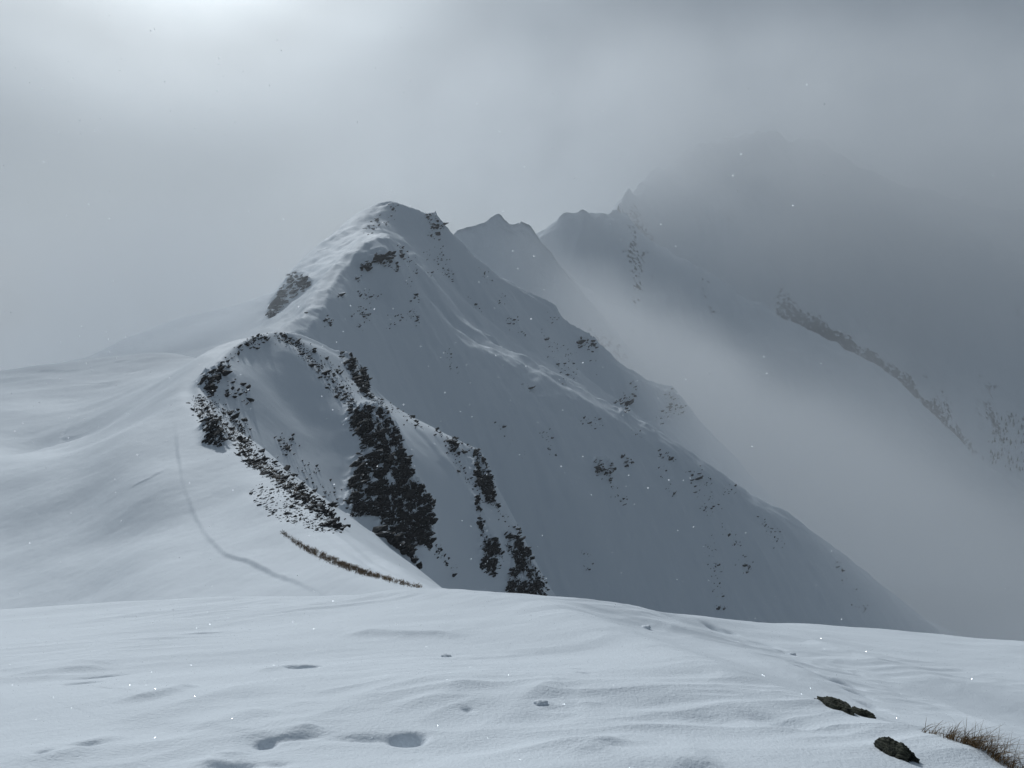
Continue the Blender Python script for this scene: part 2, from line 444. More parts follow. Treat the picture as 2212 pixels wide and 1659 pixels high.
# ------------------------------------------------------------------ terrain: the foreground crest
fg = Sheet(-0.95, 0.95, 1.5, 40.0, 0.0026)
fg.add(L((-700, 2600, 1.55), (300, 2600, 1.52), (1100, 2600, 1.52), (1900, 2650, 1.52), (2900, 2700, 1.52)))
fg.add(L((-500, 1720, 2.55), (200, 1700, 2.6), (1100, 1690, 2.65), (1700, 1700, 2.65), (2000, 1720, 2.65)))
fg.add(L((-500, 1520, 4.2), (200, 1500, 4.3), (1100, 1480, 4.5), (1400, 1490, 4.5), (1700, 1540, 4.2)))
fg.add(L((-500, 1420, 6.2), (200, 1400, 6.5), (800, 1385, 6.8), (1100, 1390, 6.6), (1300, 1410, 6.2)))
crest = L((-500, 1350, 10.0), (0, 1318, 10.8), (250, 1297, 11.2), (480, 1290, 11.2), (700, 1289, 11.0), (800, 1283, 10.6), (910, 1272, 10.2),
          (1000, 1275, 9.8), (1100, 1289, 9.3), (1180, 1297, 9.2), (1350, 1308, 10.5), (1480, 1326, 12.0), (1570, 1340, 13.5),
          (1700, 1345, 16.0), (1900, 1360, 17.0), (2050, 1374, 17.5), (2212, 1386, 18), (2700, 1430, 18))
fg.add(crest, 0.6)
fg.add(off(crest, 0, 3, -1.9)); fg.add(off(crest, 0, 9, -9))
# the hump's right shoulder and the hollow behind it
hump = L((1180, 1300, 8.8), (1300, 1345, 7.4), (1450, 1405, 6.2), (1600, 1465, 5.3), (1760, 1512, 4.7), (1880, 1556, 4.3), (2000, 1592, 3.95), (2150, 1655, 3.55), (2300, 1740, 3.2), (2900, 2000, 2.6))
fg.add(hump, 0.25)
fg.add(L((1330, 1340, 9.2), (1500, 1405, 8.0), (1700, 1470, 7.0), (1900, 1535, 6.2), (2100, 1610, 5.4), (2300, 1680, 5.0), (2900, 1850, 4.4)))
fg.add(L((1450, 1345, 11.2), (1640, 1392, 10.8), (1800, 1440, 10.0), (2000, 1500, 9.0), (2212, 1570, 8.4), (2800, 1700, 8)))
fg.add(np.array([[-38, 39, -46], [0, 39, -46], [38, 39, -46]], float))
fg.solve(9, 4)
X, Y = fg.X, fg.Y
def rot(x, y, a): return x * math.cos(a) + y * math.sin(a), -x * math.sin(a) + y * math.cos(a)
sx, sy = rot(X, Y, R(28))
near = 1 - sstep(9, 16, Y)
fg.Z += 0.06 * fbm(sx * 0.3, sy * 0.8, 2) + 0.030 * near * ridged(sx * 0.6 + 3 + 0.4 * perlin(X * 0.9, Y * 0.9), sy * 1.9 + 0.5 * perlin(X * 0.7 + 9, Y * 0.7), 2) * sstep(-0.2, 0.35, perlin(X * 0.4 + 5, Y * 0.35)) + 0.004 * fbm(sx * 2.2, sy * 6, 3)
def dent(px, py, Yd, rx, ry, depth, ang=0.0, edge=2.2):
    """a hollow pressed or scoured into the snow"""
    p = P(px, py, Yd)
    dx, dy = rot(fg.X - p[0], fg.Y - p[1], ang)
    r = np.sqrt((dx / rx) ** 2 + (dy / ry) ** 2)
    fg.Z -= depth * np.exp(-np.clip(r, 0, 6) ** edge)
def find_y(sh, px, py, y0, y1):
    """distance at which the ray through a picture point first meets a sheet"""
    for y in np.exp(np.linspace(math.log(y0), math.log(y1), 1200)):
        p = P(px, py, y)
        if p[2] <= sh.at(p[0], p[1]): return y
    return None
def drift(line, h, w_near, w_far, y0=1.8, y1=22, sh=None, wobble=0.10, breaks=0):
    """a wind-carved edge: rises gently from behind, breaks off towards the viewer"""
    sh = sh or fg
    q = []
    for a, b in line:
        y = find_y(sh, a, b, y0, y1)
        if y: q.append(P(a, b, y)[:2])
    if len(q) < 2: return
    q = np.array(q); pad = 3 * max(w_near, w_far)
    sel = (sh.X > q[:, 0].min() - pad) & (sh.X < q[:, 0].max() + pad) & (sh.Y > q[:, 1].min() - pad) & (sh.Y < q[:, 1].max() + pad)
    xs, ys = sh.X[sel], sh.Y[sel]
    wob = wobble * w_far * (perlin(xs * 1.2 / w_far, ys * 1.2 / w_far) + 0.3 * perlin(xs * 4 / w_far, ys * 4 / w_far))
    best = np.full(xs.shape, 1e9); sd = np.zeros_like(xs); par = np.zeros_like(xs)
    ln = np.concatenate([[0], np.cumsum(np.hypot(*(q[1:] - q[:-1]).T))]); tot = ln[-1]
    for i in range(len(q) - 1):
        d = q[i + 1] - q[i]; l2 = (d ** 2).sum()
        t = np.clip(((xs - q[i, 0]) * d[0] + (ys - q[i, 1]) * d[1]) / l2, 0, 1)
        ex, ey = xs - q[i, 0] - d[0] * t, ys - q[i, 1] - d[1] * t
        dist = np.hypot(ex, ey); side = np.sign(d[0] * ey - d[1] * ex)
        m = dist < best
        best[m] = dist[m]; sd[m] = side[m]; par[m] = (ln[i] + t[m] * math.sqrt(l2)) / tot
    s_ = best * sd + wob
    prof = np.where(s_ > 0, np.exp(-s_ / w_far), np.exp(-(s_ / w_near) ** 2))
    fade = sstep(0, .3, par) * sstep(1, .7, par)
    if breaks: fade = fade * np.clip(0.55 + 0.9 * perlin(par * tot / breaks, par * 0 + .37), 0.05, 1)
    sh.Z[sel] += h * prof * fade
for line, h, wn, wf in [
        ([(715, 1380), (760, 1373), (800, 1369), (875, 1372), (965, 1372), (1020, 1378)], .07, .10, .7),
        ([(230, 1524), (255, 1519), (320, 1509), (365, 1499), (440, 1482)], .045, .06, .4),
        ([(150, 1583), (250, 1564), (325, 1544), (400, 1524), (485, 1499), (575, 1479), (700, 1464), (830, 1457)], .04, .12, .35),
        ([(380, 1590), (475, 1564), (540, 1544), (610, 1530)], .035, .09, .3),
        ([(850, 1545), (880, 1534), (950, 1504), (1030, 1459)], .045, .12, .3),
        ([(575, 1612), (640, 1579), (700, 1564)], .04, .06, .25), ([(540, 1453), (625, 1442), (680, 1440)], .03, .05, .25),
        ([(1050, 1415), (1106, 1409), (1231, 1399), (1306, 1379), (1350, 1363)], .04, .14, .3),
        ([(1080, 1560), (1106, 1534), (1151, 1494), (1196, 1474), (1260, 1474)], .04, .10, .25),
        ([(1300, 1332), (1386, 1339), (1466, 1357), (1590, 1381)], .05, .16, .5),
        ([(1610, 1356), (1756, 1389), (1906, 1434), (2056, 1484), (2212, 1544), (2300, 1580)], .09, .25, .8),
        ([(1520, 1395), (1620, 1425), (1730, 1465), (1850, 1510)], .05, .14, .5), ([(1900, 1480), (2050, 1530), (2212, 1590)], .05, .15, .5),
        ([(60, 1660), (150, 1625), (230, 1600), (300, 1590)], .035, .06, .3), ([(420, 1665), (470, 1640), (560, 1628)], .04, .05, .3),
        ([(20, 1460), (150, 1445), (260, 1440)], .03, .08, .4), ([(1190, 1640), (1270, 1615), (1340, 1600), (1430, 1610)], .035, .06, .3),
        ([(1400, 1655), (1480, 1640), (1570, 1650)], .03, .06, .3), ([(980, 1425), (1080, 1420), (1150, 1412)], .02, .05, .3)]:
    drift(line, h * 0.75, wn * 1.3, wf)
for px, py, rx, ry, d, a, e in [(880, 1596, .070, .075, .13, 0, 2.8), (815, 1592, .20, .045, .035, .12, 2), (655, 1438, .11, .085, .10, .15, 5), (630, 1440, .06, .05, .04, .5, 3),
        (572, 1610, .045, .045, .03, 0, 3), (630, 1592, .14, .03, .02, .5, 2), (505, 1655, .09, .05, .05, .3, 2.5), (600, 1650, .05, .03, .02, 0, 2),
        (175, 1475, .10, .05, .035, .4, 2.5), (215, 1462, .14, .03, .03, .5, 2), (1262, 1452, .06, .035, .03, -.5, 2.5), (1240, 1444, .1, .02, .02, -.5, 2),
        (1010, 1534, .03, .03, .018, 0, 2.5), (190, 1604, .06, .03, .025, .6, 2), (92, 1622, .04, .03, .02, 0, 2), (430, 1368, .20, .03, .03, .45, 2),
        (1700, 1560, .25, .10, .04, -.5, 2), (1535, 1553, .2, .15, .03, -.4, 2), (1240, 1520, .05, .05, .015, 0, 2),
        (1180, 1520, .04, .05, -.015, 0, 2), (1260, 1600, .30, .06, -.025, .3, 2), (1330, 1660, .40, .09, .04, .1, 2), (1500, 1658, .3, .1, .04, 0, 2)]:
    y = find_y(fg, px, py, 1.8, 14)
    if y: dent(px, py, y, rx, ry, d, a, e)
# a hare's track crossing the slope beyond the hump
for px, py, s in [(1545, 1357, 1), (1580, 1367, .6), (1650, 1392, 1.2), (1690, 1408, .7), (1742, 1443, .6), (1715, 1425, 1.2), (1805, 1470, 1), (1835, 1484, .6), (1860, 1500, .7), (1880, 1522, .6), (1900, 1533, .6)]:
    y = find_y(fg, px, py, 3, 22)
    if y: dent(px, py, y, .20 * s, .10 * s, .09 * s, -0.9, 2.2)
ground = fg.build('snow_ground', M_FORE)

# ------------------------------------------------------------------ terrain: the ridge to the near summit
nr = Sheet(-0.95, 0.60, 22.0, 330.0, 0.0024)
C1 = L((1250, 1420, 24), (1150, 1340, 29), (1000, 1300, 36), (910, 1271, 42), (800, 1215, 52), (720, 1150, 63), (640, 1060, 80), (560, 992, 98), (490, 930, 114),
       (452, 880, 128), (430, 835, 140), (450, 798, 150), (500, 750, 168), (545, 725, 180), (590, 714, 192))
C2 = L((590, 714, 192), (640, 717, 200), (690, 736, 207), (740, 765, 212), (785, 800, 215), (798, 850, 212), (870, 889, 208), (960, 935, 203), (1030, 970, 198), (1060, 1060, 190),
       (1110, 1150, 182), (1150, 1230, 176), (1180, 1290, 172), (1260, 1450, 165), (1400, 1700, 155))
nr.add(C1, 0.9); nr.add(C2, 0.9)
nr.add(off(C1[:9], 5, 4, -4.5)); nr.add(off(C1[:8], 14, 11, -15))
nr.add(off(C2[1:], 3, 7, -5)); nr.add(off(C2[1:], 8, 26, -24))
nr.add(off(C2[1:], 20, 70, -60))
# rib with the dark crag, and the gully on its right
R1 = L((612, 726, 195), (660, 766, 190), (700, 805, 184), (740, 850, 178), (790, 880, 174), (840, 900, 172), (870, 985, 164), (905, 1040, 158), (935, 1100, 152), (925, 1180, 146), (905, 1255, 139), (900, 1400, 125))
nr.add(R1, 0.8)
G1 = L((880, 905, 196), (950, 1000, 181), (985, 1100, 169), (990, 1200, 159), (985, 1290, 151), (1000, 1450, 140))
nr.add(G1)
RB = L((800, 860, 205), (900, 920, 192), (960, 985, 184), (1020, 1060, 178), (1060, 1130, 172), (1090, 1200, 167), (1120, 1280, 162))
nr.add(RB, 0.5)
# bowl
nr.add(L((560, 745, 180), (600, 800, 176), (640, 880, 167), (700, 1000, 151), (770, 1150, 135), (830, 1262, 127), (880, 1400, 118)))
nr.add(L((470, 830, 147), (510, 900, 141), (570, 1000, 132), (640, 1085, 124), (720, 1180, 117), (800, 1300, 112)))
# windward side of the ridge
KL = L((372, 880, 132), (380, 960, 111), (395, 1040, 93), (420, 1110, 80), (450, 1160, 71), (490, 1200, 64), (560, 1225, 58), (640, 1258, 51), (715, 1288, 45.5), (800, 1330, 38), (900, 1400, 30))
nr.add(L((300, 850, 165), (300, 900, 135), (300, 960, 110), (300, 1020, 95), (300, 1150, 77), (300, 1230, 65), (300, 1330, 53), (300, 1600, 34)))
nr.add(L((200, 860, 195), (200, 900, 165), (200, 935, 144), (200, 1000, 115), (200, 1050, 101), (200, 1150, 83), (200, 1300, 62), (200, 1600, 38)))
nr.add(L((-500, 860, 200), (-200, 870, 190), (0, 880, 186), (100, 882, 180)))
nr.add(L((0, 985, 131), (70, 972, 136), (130, 950, 143), (170, 940, 148)), 0.5)
nr.add(off(L((0, 985, 131), (70, 972, 136), (130, 950, 143)), -1, 6, -3.5))
nr.add(L((-500, 1000, 130), (0, 1050, 108), (0, 1100, 100), (0, 1200, 82), (0, 1310, 66), (0, 1600, 42)))
nr.add(L((-600, 1100, 100), (-600, 1300, 70), (-600, 1700, 40)))
# low drifts along the left skyline
SL = L((-600, 850, 250), (-200, 818, 255), (0, 803, 262), (90, 788, 265), (180, 776, 268), (260, 768, 268), (340, 757, 266), (380, 762, 262), (430, 775, 255))
nr.add(SL, 0.3); nr.add(off(SL, -2, 25, -10)); nr.add(off(SL, -4, 60, -32))
nr.add(L((0, 835, 225), (110, 815, 228), (170, 822, 220)), 0.3)
nr.add(L((190, 805, 240), (260, 780, 250), (330, 765, 256)), 0.3)
nr.add(L((400, 800, 205), (460, 770, 215), (520, 745, 225), (580, 722, 232)))
nr.add(L((240, 830, 210), (330, 800, 222), (380, 790, 225)), 0.2)
nr.add(np.array([[-320, 328, -95], [-150, 328, -80], [-60, 328, -110], [0, 328, -230], [200, 328, -300]], float))
nr.add(np.array([[60, 60, -95], [80, 110, -140], [90, 200, -230]], float))
nr.add(np.array([[22, 24, -30], [40, 70, -75]], float))
nr.solve(14, 4)
X, Y = nr.X, nr.Y
px, py = nr.pix()
shade = sstep(-0.12, -0.02, X / Y + 0.0)
nr.Z += 1.1 * fbm(X / 34, Y / 34, 3) * (1 - nr.sharp) + 0.11 * fbm(X / 6 + 9, Y / 9, 4) + 0.03 * fbm(X / 1.2, Y / 1.6, 3)
# soft hollow and domes of the windward slope
def swell(sh, px_, py_, Yd, rx, ry, h, ang=0.0):
    p = P(px_, py_, Yd)
    dx, dy = rot(sh.X - p[0], sh.Y - p[1], ang)
    sh.Z += h * np.exp(-(dx / rx) ** 2 - (dy / ry) ** 2)
swell(nr, 330, 1130, 79, 8, 6, -0.7)
swell(nr, 180, 960, 115, 9, 14, 1.0, .5)
swell(nr, 100, 1080, 98, 10, 10, 1.0)
swell(nr, 330, 940, 103, 5, 12, -0.9, .4)
for line, h, wn, wf in [
        ([(378, 900), (383, 960), (395, 1040), (420, 1110), (450, 1160), (490, 1200)], .72, .12, 3.0),
        ([(430, 1130), (450, 1160), (490, 1200), (530, 1212), (560, 1225), (640, 1258), (715, 1288), (760, 1310)], .80, .14, 2.5),
        ([(40, 985), (90, 972), (130, 950), (185, 936), (215, 930)], .9, .8, 5.0),
        ([(190, 806), (240, 785), (300, 772), (345, 758), (400, 757)], .7, 2.0, 8.0),
        ([(200, 838), (240, 830), (300, 800)], .6, 2.0, 8.0), ([(20, 815), (90, 800), (170, 800), (220, 790)], .6, 2.0, 9.0),
        ([(270, 1060), (320, 1035), (360, 1012)], .25, .3, 1.0), ([(400, 870), (440, 890), (470, 930), (480, 960)], .5, .6, 2.5)]:
    drift(line, h * (0.36 if h > .7 else 0.5), wn, wf, 30, 320, nr, 0.03, 15.0 if h > .7 else 0)
ledges(nr, NEAR_ROCKS, 1.7, 1.25, 100)
bare = bare_map(nr, NEAR_ROCKS)
ridge = nr.build('snow_ridge', M_NEAR, {'bare': bare})

# ------------------------------------------------------------------ terrain: the main peak
mn = Sheet(-0.95, 1.0, 215.0, 1150.0, 0.0026)
M1 = L((600, 740, 240), (665, 712, 272), (690, 692, 290), (705, 660, 310), (712, 630, 330), (735, 595, 362), (760, 560, 390), (785, 536, 412), (815, 520, 430), (842, 518, 444))
M2 = L((842, 518, 444), (862, 540, 450), (885, 595, 455), (905, 630, 454), (940, 680, 450), (1000, 735, 446), (1050, 751, 444), (1120, 777, 441), (1250, 850, 438), (1380, 920, 434), (1450, 962, 432),
       (1560, 1035, 430), (1620, 1080, 428), (1700, 1122, 426), (1800, 1195, 423), (1860, 1240, 421), (1960, 1322, 418), (2060, 1405, 415), (2300, 1600, 400))
WF = L((806, 446, 622), (762, 470, 600), (699, 521, 560), (660, 560, 530), (635, 590, 510), (593, 632, 485), (574, 645, 475), (480, 668, 455), (387, 688, 430), (274, 729, 385), (190, 772, 340), (90, 792, 312), (-100, 830, 292), (-600, 900, 265))
SK = L((806, 446, 622), (821, 435, 630), (847, 436, 635), (880, 455, 640), (904, 471, 642), (920, 468, 641), (938, 468, 640), (955, 488, 642), (975, 510, 645), (1000, 545, 650), (1080, 600, 655), (1200, 660, 660), (1215, 690, 660),
       (1280, 730, 668), (1302, 748, 670), (1340, 785, 675), (1400, 820, 680), (1450, 838, 688), (1480, 870, 690), (1520, 920, 695), (1560, 960, 700), (1620, 1030, 700), (1700, 1120, 700), (1800, 1250, 700), (2000, 1500, 690))
SK = rough(SK, 1.6, 4, 3.3)
mn.add(M1, 0.35); mn.add(M2, 0.8); mn.add(WF, 0.5); mn.add(SK, 1.0)
# summit ridge joining the sub top, and the ribs of the upper face
mn.add(L((842, 518, 444), (835, 512, 470), (812, 508, 510), (790, 505, 540), (795, 480, 575), (806, 446, 622)), 0.3)
mn.add(L((938, 468, 640), (935, 500, 610), (950, 560, 580), (965, 600, 570), (1010, 660, 562), (1100, 730, 552), (1250, 830, 545), (1400, 930, 540), (1500, 1010, 536), (1700, 1200, 530)), 0.4)
mn.add(L((862, 500, 590), (880, 540, 545), (930, 600, 520), (1000, 690, 515), (1120, 770, 505), (1260, 860, 500), (1400, 960, 495), (1600, 1130, 490), (1800, 1300, 480)))
mn.add(L((1215, 690, 660), (1230, 740, 640), (1260, 800, 625), (1300, 870, 615)), 0.4)
mn.add(L((1302, 748, 670), (1310, 800, 650), (1330, 860, 640), (1380, 920, 630)), 0.4)
# behind
mn.add(off(SK, 10, 60, -45)); mn.add(off(SK, 30, 200, -170)); mn.add(off(SK, 60, 400, -280))
mn.add(off(M2[2:7], 6, 22, 3.4), 0.7); mn.add(off(M2[6:], 3, 9, 0.6), 0.9); mn.add(off(M2[2:7], 12, 36, -5)); mn.add(off(M2[6:], 6, 20, -9))
mn.add(off(WF, -30, 35, -26)); mn.add(off(WF, -90, 100, -95))
# lower faces
mn.add(L((680, 760, 262), (760, 770, 305), (850, 800, 335), (900, 850, 342), (1000, 1000, 333), (1100, 1280, 318), (1150, 1500, 300)))
mn.add(L((780, 600, 392), (800, 680, 362), (850, 760, 350)))
mn.add(L((1150, 900, 388), (1250, 1100, 352), (1300, 1300, 332), (1330, 1500, 315)))
mn.add(L((1450, 1100, 388), (1500, 1330, 345), (1530, 1500, 330)))
mn.add(L((1650, 1200, 392), (1750, 1400, 360), (1800, 1550, 345)))
mn.add(L((1900, 1380, 385), (2000, 1550, 365), (2300, 1800, 350)))
# basin on the left
mn.add(L((640, 722, 252), (560, 730, 262), (460, 770, 275), (300, 840, 270), (0, 900, 260), (-600, 950, 250)))
mn.add(L((640, 660, 425), (560, 712, 372), (460, 750, 345), (360, 775, 330), (200, 815, 300)))
mn.add(np.array([[-900, 1100, -330], [-300, 1100, -330], [300, 1120, -360], [900, 1120, -420]], float))
mn.add(np.array([[500, 420, -330], [620, 650, -380], [800, 900, -420]], float))
mn.add(np.array([[-250, 216, -90], [-110, 216, -80], [-40, 218, -110], [40, 218, -190], [210, 218, -240]], float))
mn.solve(5, 3, True)
X, Y = mn.X, mn.Y
zg_w, zg_u = np.gradient(blur(mn.Z, 14))
sx, sy = rot(X, Y, R(35))
calm = 1 - 0.85 * sstep(-0.26, -0.36, X / Y)
mn.Z += calm * ((2.6 * fbm(X / 60, Y / 60, 4) + 1.6 * ridged(X / 38 + 4, Y / 70, 3)) * (1 - 0.7 * mn.sharp) + 0.7 * fbm(X / 11, Y / 16, 4) + 1.2 * fbm((X * .87 + Y * .5) / 7, (X * .5 - Y * .87) / 55, 3) + 0.12 * fbm(X / 2.5, Y / 2.5, 2))
ledges(mn, MAIN_ROCKS, 4.5, 2.4, 0)
bare = bare_map(mn, MAIN_ROCKS)
peak = mn.build('snow_peak', M_MAIN, {'bare': bare})

# ------------------------------------------------------------------ terrain: the far range
fr = Sheet(-0.22, 1.0, 900.0, 3900.0, 0.0030)
F1 = L((900, 560, 1080), (960, 520, 1080), (990, 494, 1085), (1030, 492, 1090), (1060, 470, 1095), (1077, 461, 1100), (1092, 474, 1102), (1108, 482, 1104), (1126, 470, 1106), (1150, 492, 1108), (1187, 540, 1110), (1240, 610, 1110), (1290, 670, 1105), (1350, 740, 1100), (1500, 860, 1090))
F2 = L((1100, 540, 1500), (1193, 494, 1500), (1225, 464, 1500), (1256, 450, 1500), (1290, 470, 1510), (1326, 453, 1560), (1360, 470, 1600), (1395, 528, 1600), (1482, 569, 1600), (1545, 598, 1600), (1598, 639, 1600), (1679, 685, 1600), (1742, 714, 1600), (1800, 743, 1600), (1858, 777, 1600), (1904, 792, 1600), (1960, 850, 1590), (2060, 960, 1570), (2250, 1150, 1550))
F3 = L((1190, 545, 1400), (1250, 614, 1350), (1337, 662, 1320), (1400, 692, 1300), (1440, 760, 1280), (1520, 860, 1260))
F4 = L((1326, 453, 1700), (1370, 400, 1900), (1413, 376, 2050), (1480, 330, 2200), (1560, 300, 2350), (1650, 285, 2450), (1750, 300, 2550), (1900, 380, 2600), (2050, 430, 2650), (2250, 470, 2700), (2700, 500, 2700))
F1 = rough(F1, 9, 5, 1.3); F2 = rough(F2, 15, 8, 4.1); F3 = rough(F3, 5, 9, 7.7); F4 = rough(F4, 34, 16, 2.9)
for c, s_, bk, dr in ((F1, 1.0, 120, -110), (F2, .9, 140, -90), (F3, .9, 50, -28), (F4, .9, 160, -100)):
    fr.add(c, s_); fr.add(off(c, 0, bk, dr))
fr.add(off(F4, 0, 900, -500))
fr.add(L((1560, 460, 2000), (1640, 600, 1850), (1760, 690, 1800), (1880, 770, 1780), (1960, 830, 1780), (2080, 960, 1770), (2300, 1150, 1750)))
fr.add(L((1800, 500, 2300), (1900, 640, 2150), (2050, 760, 2050), (2212, 860, 2000), (2400, 980, 1960)), .3)
fr.add(L((2300, 560, 2500), (2300, 760, 2250), (2350, 900, 2100)))
fr.add(np.array([[-1500, 950, -350], [-200, 950, -330], [300, 950, -390], [900, 1000, -440]], float))
fr.add(np.array([[-3000, 3000, -200], [-1200, 2500, -150], [-300, 2400, -80]], float))
fr.add(np.array([[-4000, 4100, -300], [0, 4100, -250], [4000, 4100, -200]], float))
fr.solve(1, 2, True)
X, Y = fr.X, fr.Y
fr.Z += 9 * fbm(X / 160, Y / 160, 4) * (1 - fr.sharp) + 13 * ridged(X / 90, Y / 170, 5) * (1 - fr.sharp) + 2.5 * fbm(X / 25, Y / 25, 4)
gy, gx = np.gradient(fr.Z); dy_, _ = np.gradient(Y); _, dx_ = np.gradient(X)
slope = np.hypot(gx / dx_, gy / dy_)
bare = 0.50 * sstep(0.45, 1.25, slope + 0.8 * fbm(X / 70, Y / 140, 4)) * sstep(-0.45, 0.25, fbm(X / 240 + 7, Y / 240, 3))
px, py = fr.pix()
for poly, v_ in (([(1985, 760), (2090, 790), (2260, 800), (2260, 1020), (2150, 1000), (2060, 900)], .60), ([(1880, 640), (2000, 640), (2120, 720), (2230, 790), (2090, 800), (1960, 740)], .42),
                 ([(1760, 610), (1860, 700), (1930, 780), (1880, 770), (1780, 680)], .36), ([(1400, 540), (1490, 580), (1500, 660), (1420, 640)], .60), ([(1060, 460), (1095, 462), (1150, 520), (1090, 520), (1060, 500)], .66), ([(980, 495), (1060, 500), (1090, 545), (1010, 530)], .62), ([(1380, 400), (1470, 430), (1490, 520), (1410, 470)], .60), ([(1380, 640), (1410, 650), (1410, 700), (1385, 690)], .55)):
    r = blur(inpoly(px, py, poly).astype(float), 9); bare = np.maximum(bare, v_ * r * (0.62 + 0.5 * sstep(-.3, .4, fbm(X / 60, Y / 110, 4))))
bare = blur(bare, 1)
far = fr.build('far_mountains', M_FAR, {'bare': bare})
#@@OBJECTS
# ------------------------------------------------------------------ rocks
def rock_mat(name, snowline, scale, c0=(0.010, 0.012, 0.014), c1=(0.045, 0.046, 0.046), snow=True):
    m, t, b = new_mat(name)
    g = N(t, 'ShaderNodeNewGeometry')
    pos = g.outputs['Position']
    mp = N(t, 'ShaderNodeMapping'); mp.inputs['Rotation'].default_value = (0, R(20), 0); mp.inputs['Scale'].default_value = (0.6, 0.6, 3.0)
    t.links.new(pos, mp.inputs[0])
    k = noise(t, mp.outputs[0], scale, 6, 0.65, 0.3)
    c = mixc(t, ramp(t, k, [(0.3, 0.0), (0.7, 1.0)]), c0, c1)
    bump(t, b, k, 0.8, 0.25 / scale)
    if snow:
        sep = N(t, 'ShaderNodeSeparateXYZ'); t.links.new(g.outputs['Normal'], sep.inputs[0])
        n2 = noise(t, pos, scale * 1.3, 4, 0.6)
        f = mathn(t, 'MULTIPLY', mathn(t, 'SUBTRACT', mathn(t, 'ADD', sep.outputs['Z'], mathn(t, 'MULTIPLY', n2, 0.5)), snowline + 0.25), 10.0, clamp=True)
        c = mixc(t, f, c, SNOW)
    t.links.new(c, b.inputs['Base Color'])
    b.inputs['Roughness'].default_value = 0.85; b.inputs['Specular IOR Level'].default_value = 0.25
    return m
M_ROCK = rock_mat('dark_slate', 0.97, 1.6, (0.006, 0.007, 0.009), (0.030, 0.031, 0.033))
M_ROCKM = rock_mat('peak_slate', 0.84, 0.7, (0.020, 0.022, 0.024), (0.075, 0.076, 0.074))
rnd = random.Random(11)
def rock_proto(seed):
    r = random.Random(seed)
    bm = bmesh.new()
    for i in range(r.randint(11, 16)):
        bm.verts.new((r.uniform(-.6, .6), r.uniform(-.4, .4), r.uniform(-.17, .17)))
    for z in (-.17, .17):
        for i in range(3): bm.verts.new((r.uniform(-.35, .35), r.uniform(-.35, .35), z + r.uniform(-.03, .03)))
    bm.verts.new((-.70, r.uniform(-.2, .2), -.08)); bm.verts.new((.64, r.uniform(-.2, .2), .06))
    h = bmesh.ops.convex_hull(bm, input=bm.verts)
    bmesh.ops.delete(bm, geom=list({e for e in h['geom_interior'] + h['geom_unused'] if isinstance(e, bmesh.types.BMVert)}), context='VERTS')
    bmesh.ops.recalc_face_normals(bm, faces=bm.faces)
    bmesh.ops.triangulate(bm, faces=bm.faces)
    me = bpy.data.meshes.new('rock'); bm.to_mesh(me); bm.free()
    return me
PROTO = [rock_proto(100 + i) for i in range(12)]
PV = []
for me in PROTO:
    v = np.empty(len(me.vertices) * 3); me.vertices.foreach_get('co', v)
    f = np.array([list(p.vertices) for p in me.polygons])
    PV.append((v.reshape(-1, 3), f))
from mathutils import Matrix, Euler
def cast(sh, pts, y0, y1, n=900):
    """meet the terrain along the rays of many picture points at once"""
    q = np.array(pts); ys = np.exp(np.linspace(math.log(y0), math.log(y1), n))
    x = (q[:, 0] - 1106) / 1662; v = (829.5 - q[:, 1]) / 1662
    den = cp - v * sp
    rx = x / den; rz = (sp + v * cp) / den
    j = (rx - sh.u[0]) / sh.cell
    j0 = np.clip(j.astype(int), 0, sh.nu - 2); fj = np.clip(j - j0, 0, 1)[:, None]
    i = (np.log(ys) - sh.w[0]) / sh.cw
    i0 = np.clip(i.astype(int), 0, sh.nw - 2); fi = np.clip(i - i0, 0, 1)[None, :]
    Z = sh.Z
    A = Z[i0[None, :], j0[:, None]] * (1 - fj) + Z[i0[None, :], j0[:, None] + 1] * fj
    B = Z[i0[None, :] + 1, j0[:, None]] * (1 - fj) + Z[i0[None, :] + 1, j0[:, None] + 1] * fj
    T = A * (1 - fi) + B * fi
    hit = rz[:, None] * ys[None, :] <= T
    k = hit.argmax(1); ok = hit.any(1)
    Yh = ys[k]
    return [(rx[a] * Yh[a], Yh[a], T[a, k[a]]) for a in range(len(q)) if ok[a]]
CRAG_FUZZ = 2.0
def sample_poly(poly, n, fuzz=0.0, fx=22.0, fy=14.0):
    x0, x1 = min(p[0] for p in poly), max(p[0] for p in poly); y0, y1 = min(p[1] for p in poly), max(p[1] for p in poly)
    out = []
    tries = 0
    while len(out) < n and tries < 400:
        tries += 1
        x = np.array([rnd.uniform(x0, x1) for _ in range(400)]); y = np.array([rnd.uniform(y0, y1) for _ in range(400)])
        # stones gather in streaks
        w = fbm(x / fx, y / fy, 3) + (0.12 if fuzz == CRAG_FUZZ else 0.2); spread = 0.10 if fuzz == CRAG_FUZZ else 0.45
        keep = inpoly(x, y, poly) & (w > np.array([rnd.uniform(-spread, spread) for _ in range(400)]))
        out += list(zip(x[keep], y[keep]))
    return [(x + rnd.gauss(0, fuzz), y + rnd.gauss(0, fuzz)) for x, y in out[:n]]
def slab_matrix(p, s, dip):
    """bedding leans the same way over the whole mountain, each block a little off it"""
    e = Euler((R(rnd.gauss(12, 16)), R(rnd.gauss(-dip, 11)), R(rnd.gauss(0, 28))))
    sc = Matrix.Diagonal((s * rnd.uniform(.8, 1.5), s * rnd.uniform(.7, 1.2), s * rnd.uniform(.6, 1.25), 1))
    return Matrix.Translation(p) @ e.to_matrix().to_4x4() @ sc
